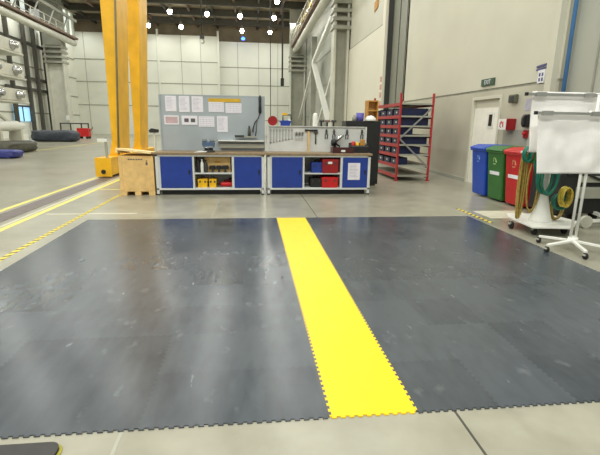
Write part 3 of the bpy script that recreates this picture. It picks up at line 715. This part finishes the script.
# ================================================================== WALL THINGS
RX = (PI/2,0,-PI/2)
t = thing('exit_sign','dark green sign with white EXIT lettering on the right wall','sign',(6.14,11.15,2.685))
MB().box(-.03,.01,-.31,.31,-.085,.085).build('sign_plate', M['exit_g'], t)
text_obj('lettering','EXIT',.15,M['sign_w'],t,(-.031,.0,0),RX)
t = thing('notice_sign','white sign with blue stripes and dark pictograms high on wall','sign',(6.14,9.02,2.68))
MB().box(-.012,.01,-.11,.11,-.2,.07).build('sign_plate', M['sign_w'], t)
MB().prism([(.19,.115),(-.19,.145),(-.19,.19),(.19,.16)],-.012,.01,'x').prism([(.19,.215-.16),(-.19,.245-.16),(-.19,.28-.16),(.19,.25-.16)],-.014,-.012,'x').build('stripe', M['sign_b'], t)
for yy in (-.045,.045):
    for zz in (-.03,-.13): MB().box(-.016,-.012,yy-.025,yy+.025,zz-.035,zz+.035).build('pictogram', M['sign_b'], t)
t = thing('emergency_light','small dark olive box light on wall right of the door','light',(6.15,9.88,2.2))
MB().box(-.1,0,-.13,.13,-.09,.1,0,.02).build('housing', mat('olive_grey',(92,94,80),.5), t, .01); MB().box(-.108,-.1,-.09,.09,-.06,.06).build('lens', M['dark'], t)
t = thing('fire_alarm_box','red box with white front on the wall beside the door','box',(6.15,9.9,1.62))
MB().box(-.24,0,-.17,.17,-.13,.13).build('housing', M['red_dark'], t, .008)
MB().box(-.246,-.24,-.16,.16,-.125,.125).build('front_plate', M['white'], t)
MB().tube([(-.25,.02,.07),(-.25,.07,.04),(-.25,.07,-.05),(-.25,.03,-.07)],.012,n=6).tube([(-.25,-.04,.06),(-.25,-.05,-.06)],.012,n=6).box(-.252,-.246,-.02,.03,.02,.045).build('symbol', M['red'], t)
t = thing('wall_phone','black wall phone right of the red box','phone',(6.15,9.3,1.7))
MB().box(-.08,0,-.09,.09,-.14,.14,0,.02).build('phone_body', M['black'], t, .01); MB().tube([(-.1,.0,-.12),(-.13,.0,-.06),(-.13,.0,.06),(-.1,.0,.12)],.028,n=8).build('handset', M['dark'], t)
t = thing('stop_button','small red button box below the black wall phone','button',(6.15,9.27,1.42))
MB().box(-.06,0,-.06,.06,-.1,.08).build('housing', M['red_dark'], t, .008); MB().cyl((-.06,0,0),(-.1,0,0),.035,n=14).build('push_button', M['red'], t)
o = MB().box(-.01,.0,-.5,.45,-.18,.2).build('grey_board', M['steel_grey'], loc=(6.15,9.75,1.3)); tag(o,'pale grey board on the wall above the red bin','board')
o = MB().box(-.006,.0,-.09,.09,-.13,.13).build('paper_notice', M['print_g'], loc=(6.15,9.36,2.05)); tag(o,'lilac paper notice on the wall above the phone','notice')
o = MB().cyl((6.13,8.27,0),(6.13,8.27,10),.038,n=12).build('blue_pipe', M['pipe_blue']); tag(o,'blue vertical pipe at the corner of the right wall','pipe')
t = thing('post_lettering','faded red marks down the white partition end post','marking',(5.995,20.42,3.3))
for k,z in enumerate((-.75,-.35,.0,.35)): MB().box(-.004,.004,-.14,.14,z-.13,z+.1).build('mark', M['beige_patch'], t)
o = MB().prism([(-.32,-.1),(.32,-.22),(.32,.22),(-.32,.3)],-.03,0,'x').build('orange_plaque', M['orange'], loc=(6.19,22.5,7.25)); tag(o,'orange plaque high on the wall above the white partition','plaque')
o = MB().box(-.15,.15,-.1,0,-.25,.25).build('switch_box', M['white'], loc=(-19.05,48.98,1.9)); tag(o,'small white box on the broad left column','box')
from mathutils import noise as mnoise
# ================================================================== FLOOR MATS (interlocking tiles)
XL,X1,X2,XR,YF,YBK = -2.64,.4065,.8935,3.805,2.01,7.14
NR = 10; TY = (YBK-YF)/NR
def tile_mesh(sx, sy, m):
    K = 10
    def edge(p, q):      # dovetail zigzag from p to q, teeth to the right of travel
        p, q = Vector(p), Vector(q); d = (q-p); L = d.length; d.normalize(); nrm = Vector((d.y,-d.x)); st = L/K; h = .013; pts = []
        for i in range(K):
            a = i*st
            for t, o in ((.27,0),(.21,h),(.79,h),(.73,0)):
                pts.append(p+d*(a+st*t)+nrm*o)
        return pts
    bot = edge((0,0),(sx,0)); left = edge((0,0),(0,sy))
    top = [v+Vector((0,sy)) for v in bot]; right = [v+Vector((sx,0)) for v in left]
    poly = [Vector((0,0))]+bot+[Vector((sx,0))]+right+[Vector((sx,sy))]+top[::-1]+[Vector((0,sy))]+left[::-1]
    mb = MB().prism([(v.x,v.y) for v in poly],0,.007,'z')
    o = mb.build('floor_tile', m); return o
def lay(name, label, x0, x1, nx, m):
    t = thing(name, label, 'floor mat', (x0,YF,0)); sx = (x1-x0)/nx
    p = tile_mesh(sx,TY,m); first = True
    for i in range(nx):
        for j in range(NR):
            o = p if first else p.copy()
            if not first: COL.objects.link(o)
            first = False
            o.parent = t; o.location = (i*sx, j*TY, 0)
lay('floor_mat','large dark grey tiled mat left of the yellow strip',XL,X1,6,M['grey_tile'])
lay('walkway_strip','bright yellow tiled strip between the two dark grey mats',X1,X2,1,M['yellow_tile'])
lay('floor_mat','large dark grey tiled mat right of the yellow strip',X2,XR,6,M['grey_tile'])
t = thing('foam_mat','charcoal foam mat with yellow edge in the bottom left corner','floor mat',(-1.4,1.68,0))
def rr(x0,x1,y0,y1,r):
    p=[]
    for cx,cy,a0 in ((x1-r,y1-r,0),(x0+r,y1-r,90),(x0+r,y0+r,180),(x1-r,y0+r,270)):
        for k in range(6): a=math.radians(a0+k*18); p.append((cx+r*math.cos(a),cy+r*math.sin(a)))
    return p
MB().prism(rr(-.46,.46,-.25,.25,.05),.004,.022,'z').build('pad', M['anti'], t)
MB().prism(rr(-.47,.475,-.26,.255,.055),0,.006,'z').build('edge', M['anti_edge'], t)

# ================================================================== MOBILE STAND AND BANNERS
def caster(root, x, y, r, name='caster'):
    w = MB().cyl((x-.012,y,r),(x+.012,y,r),r,n=16).cyl((x-.022,y,r),(x-.012,y,r),r*.5,n=10).cyl((x+.012,y,r),(x+.022,y,r),r*.5,n=10).build(name, M['rubber'], root)
    MB().prism([(-r*.7,r*1.15),(r*.7,r*1.15),(r*.5,r*1.6),(-r*.5,r*1.6)],-.022,.022,'y').cyl((0,0,r*1.5),(0,0,r*2.0),r*.25,n=8).build('fork', M['steel_grey'], w, loc=(x,y,0))
st = thing('mobile_stand','white two pole rolling stand on a star foot beside the mat','stand',(4.15,5.0,0))
for a in (120,192,252,318,50):
    ca, sa = math.cos(math.radians(a)), math.sin(math.radians(a)); R_ = .42
    MB().bar((0,0,.125),(ca*R_,sa*R_,.095),.04,.03).build('foot_arm', M['white'], st, .004)
    caster(st, ca*R_, sa*R_, .04)
MB().cyl((0,0,.1),(0,0,.17),.06,n=16).build('hub', M['white'], st)
for x,z in ((-.04,1.76),(.035,1.95)):
    MB().cyl((x,0,.14),(x,0,z),.017,n=14).build('pole', M['white'], st)
for (y,z,a,b) in ((-.075,1.722,-.79,.75),(.09,1.945,-.83,.75)):
    r = MB().box(a,b,y-.012,y+.012,z-.016,z+.016).build('rail', M['alu'], st)
    for x in (a,b): MB().box(x-.03,x+.0,y-.016,y+.016,z-.02,z+.02).build('end_cap', M['black'], r)
    for x in (-.66,-.02,.45): MB().box(x-.07,x+.07,y-.022,y+.014,z-.026,z+.026,0,.01).build('clip', M['alu'], r)
def banner(y,x0,x1,z0,z1,seed,label,sl,amp):
    nx, nz = 56, 32; mb = MB(); 
    for j in range(nz+1):
        for i in range(nx+1):
            dn = 1-j/nz; xa = x0+sl*dn; x = xa+(x1-xa)*i/nx; z = z0+(z1-z0)*j/nz; dn = 1-j/nz
            d = .036*mnoise.noise(Vector((x*3.2,z*3.2,seed)))+.016*mnoise.noise(Vector((x*8,z*5,seed+3)))
            d += .012*math.sin((x*1.0+z*1.6)*9+seed)*max(0,dn-.1)
            d += .035*mnoise.noise(Vector((x*1.4,z*1.8,seed+9)))
            mb.v.append((x-(x0+x1)/2, d*min(1,dn*3)*amp, z-z0))
    for j in range(nz):
        for i in range(nx): k=j*(nx+1)+i; mb.f.append((k,k+1,k+nx+2,k+nx+1)); mb.mi.append(0); mb.sm.append(True)
    o = mb.build('banner_sheet', M['sheet'], loc=((x0+x1)/2,y,z0)); s = o.modifiers.new('thick','SOLIDIFY'); s.thickness=.002
    tag(o,label,'banner')
banner(4.97,3.40,4.92,1.0,1.735,2,'nearer white crinkled sheet hanging from the lower rail of stand',.09,.8)
banner(5.125,3.40,4.95,1.25,1.98,11,'farther white sheet behind, hanging from the taller rail of stand',.05,.4)

# ================================================================== HOSE TROLLEY
tr = thing('hose_trolley','white wheeled hose trolley with cone column beside the red bin','trolley',(4.38,6.0,0))
MB().prism([(-.36,-.36),(-.30,.32),(-.17,.62),(.5,.5),(.6,-.05),(.2,-.44)],.135,.165,'z').build('platform', M['white'], tr, .006)
for x,y in ((-.33,.2),(-.22,-.2),(.4,.35),(.3,-.15)): caster(tr,x,y,.062)
MB().lathe([(.16,.165),(.155,.18),(.09,.45),(.055,.6),(.05,1.25),(.03,1.27)],n=20).build('column', M['white'], tr)
ca = MB().cyl((-.40,.08,1.2),(.35,.08,1.2),.016,n=10).build('crossbar', M['white'], tr)
for x in (-.38,-.3,-.16,.16,.3): MB().tube([(x,.08,1.2),(x,-.02,1.19),(x,-.06,1.22)],.009,n=6).build('hook', M['alu'], ca)
def coil(name,c,rx,rz,turns,r,m,label,sp=.02,seed=0,extra=None):
    pts=[]; n=turns*26
    for i in range(n+1):
        a=2*PI*i/26; k=i/n
        e=1+.3*mnoise.noise(Vector((k*turns*1.3,seed,1)))
        pts.append((rx*math.sin(a)*e+.012*math.sin(k*9+seed), (k-.5)*sp*turns, rz*math.cos(a)*(1+.16*mnoise.noise(Vector((k*turns*1.7,seed,5))))))
    if extra: pts += extra
    o = MB().tube(pts,r,n=7).build(name, M[m], loc=c); tag(o,label,'hose','hoses hanging on the trolley'); return o
coil('hose',(4.03,6.05,.69),.035,.49,3,.012,'gold','long gold hose loops hanging leftmost on the trolley',.02,1)
coil('hose',(4.10,6.10,.72),.035,.46,2,.012,'gold','long brownish hose loops just right of the leftmost ones',.02,4)
coil('hose',(4.19,6.0,.72),.09,.40,2,.012,'gold','wide gold hose loops bending behind the green coil',.02,7)
coil('hose',(4.02,5.97,1.17),.05,.10,4,.014,'teal','short teal hose coil at the top left corner of the trolley',.018,3)
coil('hose',(4.11,5.98,1.16),.035,.11,3,.014,'green','short green hose coil beside the top left teal one',.018,9)
coil('hose',(4.28,5.84,.86),.12,.25,8,.014,'teal','big teal green hose coil in front of the column',.02,5)
coil('hose',(4.45,6.2,1.0),.11,.2,3,.015,'teal','teal hose coil half hidden behind the banner bottom',.02,15)
coil('hose',(4.60,5.83,.56),.075,.14,7,.012,'olive_y','yellow hose coil right of the column',.018,6)
coil('hose',(4.62,5.95,.47),.10,.11,4,.016,'teal','small teal hose coil below the yellow one',.018,8)
coil('hose',(4.64,6.02,.36),.10,.17,3,.014,'gold','lowest gold hose loop right of the column',.018,12)

# ================================================================== DARK CART BEHIND
t = thing('machine_cart','black wheeled machine cart behind the hose trolley and stand','cart',(5.5,6.95,0))
MB().box(-.42,.5,-.35,.4,.14,.82).box(-.36,.44,-.3,.34,.82,1.0).build('housing', M['black'], t, .02)
MB().box(-.12,.36,-.45,-.35,.42,.6,0,.015).build('control_box', M['steel_grey'], t)
MB().box(-.1,.5,-.40,-.35,.68,.78).build('side_rail', M['steel_grey'], t)
MB().bar((-.15,-.75,.11),(.45,-.75,.11),.03,.05).bar((.3,-.76,.11),(.3,-.3,.16),.05,.05).build('outrigger', M['white'], t)
MB().cyl((-.2,-.80,.1),(-.2,-.74,.1),.1,n=24).build('wheel', M['steel_pale'], t)
for x,y in ((-.3,-.2),(.4,-.2),(-.3,.3),(.4,.3)): MB().cyl((x-.03,y,.075),(x+.03,y,.075),.075,n=16).build('wheel', M['rubber'], t)
MB().tube([(-.3,-.36,.8),(-.1,-.42,.86),(.2,-.42,.74),(.45,-.38,.7)],.02,n=8).build('cable', M['black'], t)

# ================================================================== LEFT SIDE MACHINE AND BUNDLES
mc = thing('process_machine','tall pale machine with rows of shiny capped beams at the left edge','machine',(-13.3,22.4,0))
for y in (.4,4.3):
    MB().box(-1.2,-.85,y-.16,y+.16,0,6.4).build('post', M['steel_dark'], mc)
MB().box(-2.1,-1.25,-1.3,4.4,1.6,6.2).build('back_panel', M['tarp_olive'], mc)
for k,z in enumerate((5.54,4.22,2.94)):
    b = MB().box(-.8,.45,-1.6,5.2,z-.31,z+.31).box(-.85,.52,-1.6,5.25,z-.43,z-.34).build('beam', M['steel_pale'], mc, .02)
    for y in (.1,2.2,4.2):
        MB().lathe([(.25,.45),(.25,.54),(.17,.56),(.17,.73),(.13,.78)],c=(0,y,z),axis='x',n=20).build('cap', M['steel'], b)
    for y in (1.2,3.3): MB().bar((.1,y-.4,z+.31),(.1,y,z+.9),.08,.08).build('strut', M['steel_pale'], b)
MB().lathe([(.16,-1.5),(.28,-1.45),(.28,4.7),(.2,4.8),(.2,5.3),(.06,5.4)],c=(-.1,0,1.25),axis='y',n=20).build('roller', M['white'], mc)
for y in (.3,2.5,4.6): MB().box(-.45,.2,y-.1,y+.1,0,1.05).build('stand_leg', M['steel_pale'], mc)
MB().bar((-.1,1.5,2.5),(-.1,4.3,1.3),.12,.12).build('diagonal_strut', M['steel_pale'], mc)
MB().box(-.6,.2,4.7,5.3,.25,.75).build('white_housing', M['white'], mc, .03)

def bundle(name,label,cx,cy,lx,ly,lz,m,seed):
    mb=MB(); nu,nv=40,18
    for j in range(nv+1):
        ph=-PI/2+PI*j/nv
        for i in range(nu):
            th=2*PI*i/nu
            f=lambda c,e: math.copysign(abs(c)**e,c)
            x=f(math.cos(ph),.35)*f(math.cos(th),.35); y=f(math.cos(ph),.35)*f(math.sin(th),.35); z=f(math.sin(ph),.5)
            d=1+.10*mnoise.noise(Vector((x*3+seed,y*3,z*2)))+.05*mnoise.noise(Vector((x*9,y*9+seed,z*6)))
            mb.v.append((x*lx/2*d,y*ly/2*d,max(0,(z*d+1)*lz/2)))
    for j in range(nv):
        for i in range(nu): a=j*nu+i;b=j*nu+(i+1)%nu; mb.f.append((a,b,b+nu,a+nu)); mb.mi.append(0); mb.sm.append(True)
    tag(mb.build(name,M[m],loc=(cx,cy,0)),label,'tarpaulin')
bundle('folded_tarpaulin','low blue folded tarpaulin at the left edge beyond the yellow line',-10.65,19.75,1.7,1.0,.34,'tarp_blue',1)
bundle('rolled_tarpaulin','olive dark tarpaulin roll behind the blue folded one',-11.85,23,1.45,3.4,.56,'tarp_olive',3)
bundle('covered_stack','large charcoal covered bundle beside the railing far left',-15.1,36.2,3.2,1.5,.86,'tarp_dark',5)
t = thing('barrier','dark steel railing far left before the white wall','barrier',(-16.6,44,0))
for x in (-1.25,-.35,.62,1.25): MB().box(x-.05,x+.05,-.05,.05,0,1.35).build('post', M['dark'], t)
MB().box(-1.3,1.3,-.05,.05,1.3,1.4).build('rail', M['dark'], t)
t = thing('red_cart','small red cart in front of the far railing','cart',(-15.3,42.6,0))
MB().box(-.5,.5,-.35,.35,.2,.95,0,.05).build('cart_body', M['red'], t); MB().tube([(.5,0,.7),(.8,0,.95),(.8,0,1.1)],.03).build('handle', M['dark'], t)
for x in (-.35,.35):
    for y in (-.3,.3): MB().cyl((x,y-.04,.13),(x,y+.04,.13),.13,n=14).build('wheel', M['rubber'], t)

# ================================================================== LIGHT, CAMERA
def area(name,loc,size,power,col=(.985,1,.92),rot=(0,0,0),sy=None):
    l = bpy.data.lights.new(name,'AREA'); l.energy = power; l.color = col
    if sy: l.shape='RECTANGLE'; l.size=size; l.size_y=sy
    else: l.shape='DISK'; l.size = size
    o = bpy.data.objects.new(name,l); COL.objects.link(o); o.location = loc; o.rotation_euler = rot; return o
for y,k in ((57,.5),(50.5,.65),(44.5,.8),(40.5,1),(34,1),(27.5,1),(21,1),(14.5,1),(8,1),(1.5,1.3),(-5,2.8)):  # unseen roof lamp grid; farthest rows added as fill, rearmost boosted to brighten sheets
    for x in (-20,-15.5,-11,-6.9,-2.7,1.6,4.6):
        area('hall_lamp_and_fill',(x,y,12.2),.55,LAMP_W*k)
w = bpy.data.worlds.new('World'); S.world = w; w.use_nodes = True
bg = w.node_tree.nodes['Background']; bg.inputs[0].default_value = (.98,1,.92,1); bg.inputs[1].default_value = WORLD
cam = bpy.data.cameras.new('camera'); co = bpy.data.objects.new('camera',cam); COL.objects.link(co); S.camera = co
F,YAW,PITCH,ROLL = 430.93,.1135,.2346,.0141
cam.sensor_fit='HORIZONTAL'; cam.sensor_width=36; cam.lens=F*36/600; cam.clip_end=300; cam.clip_start=.05
fw = Vector((math.sin(YAW)*math.cos(PITCH),math.cos(YAW)*math.cos(PITCH),-math.sin(PITCH)))
r0 = Vector((math.cos(YAW),-math.sin(YAW),0)); u0 = r0.cross(fw)
r = math.cos(ROLL)*r0+math.sin(ROLL)*u0; u = -math.sin(ROLL)*r0+math.cos(ROLL)*u0
mx = Matrix((r,u,-fw)).transposed().to_4x4(); mx.translation = (0,0,1.55); co.matrix_world = mx
S.view_settings.view_transform='Standard'; S.view_settings.look='None'; S.view_settings.gamma=1; S.view_settings.exposure=EXPO
try: S.view_settings.use_curve_mapping=False
except Exception: pass
S.cycles.use_denoising = True; S.cycles.max_bounces = 8; S.cycles.diffuse_bounces = 5; S.cycles.use_fast_gi = False; S.cycles.sample_clamp_indirect = 4
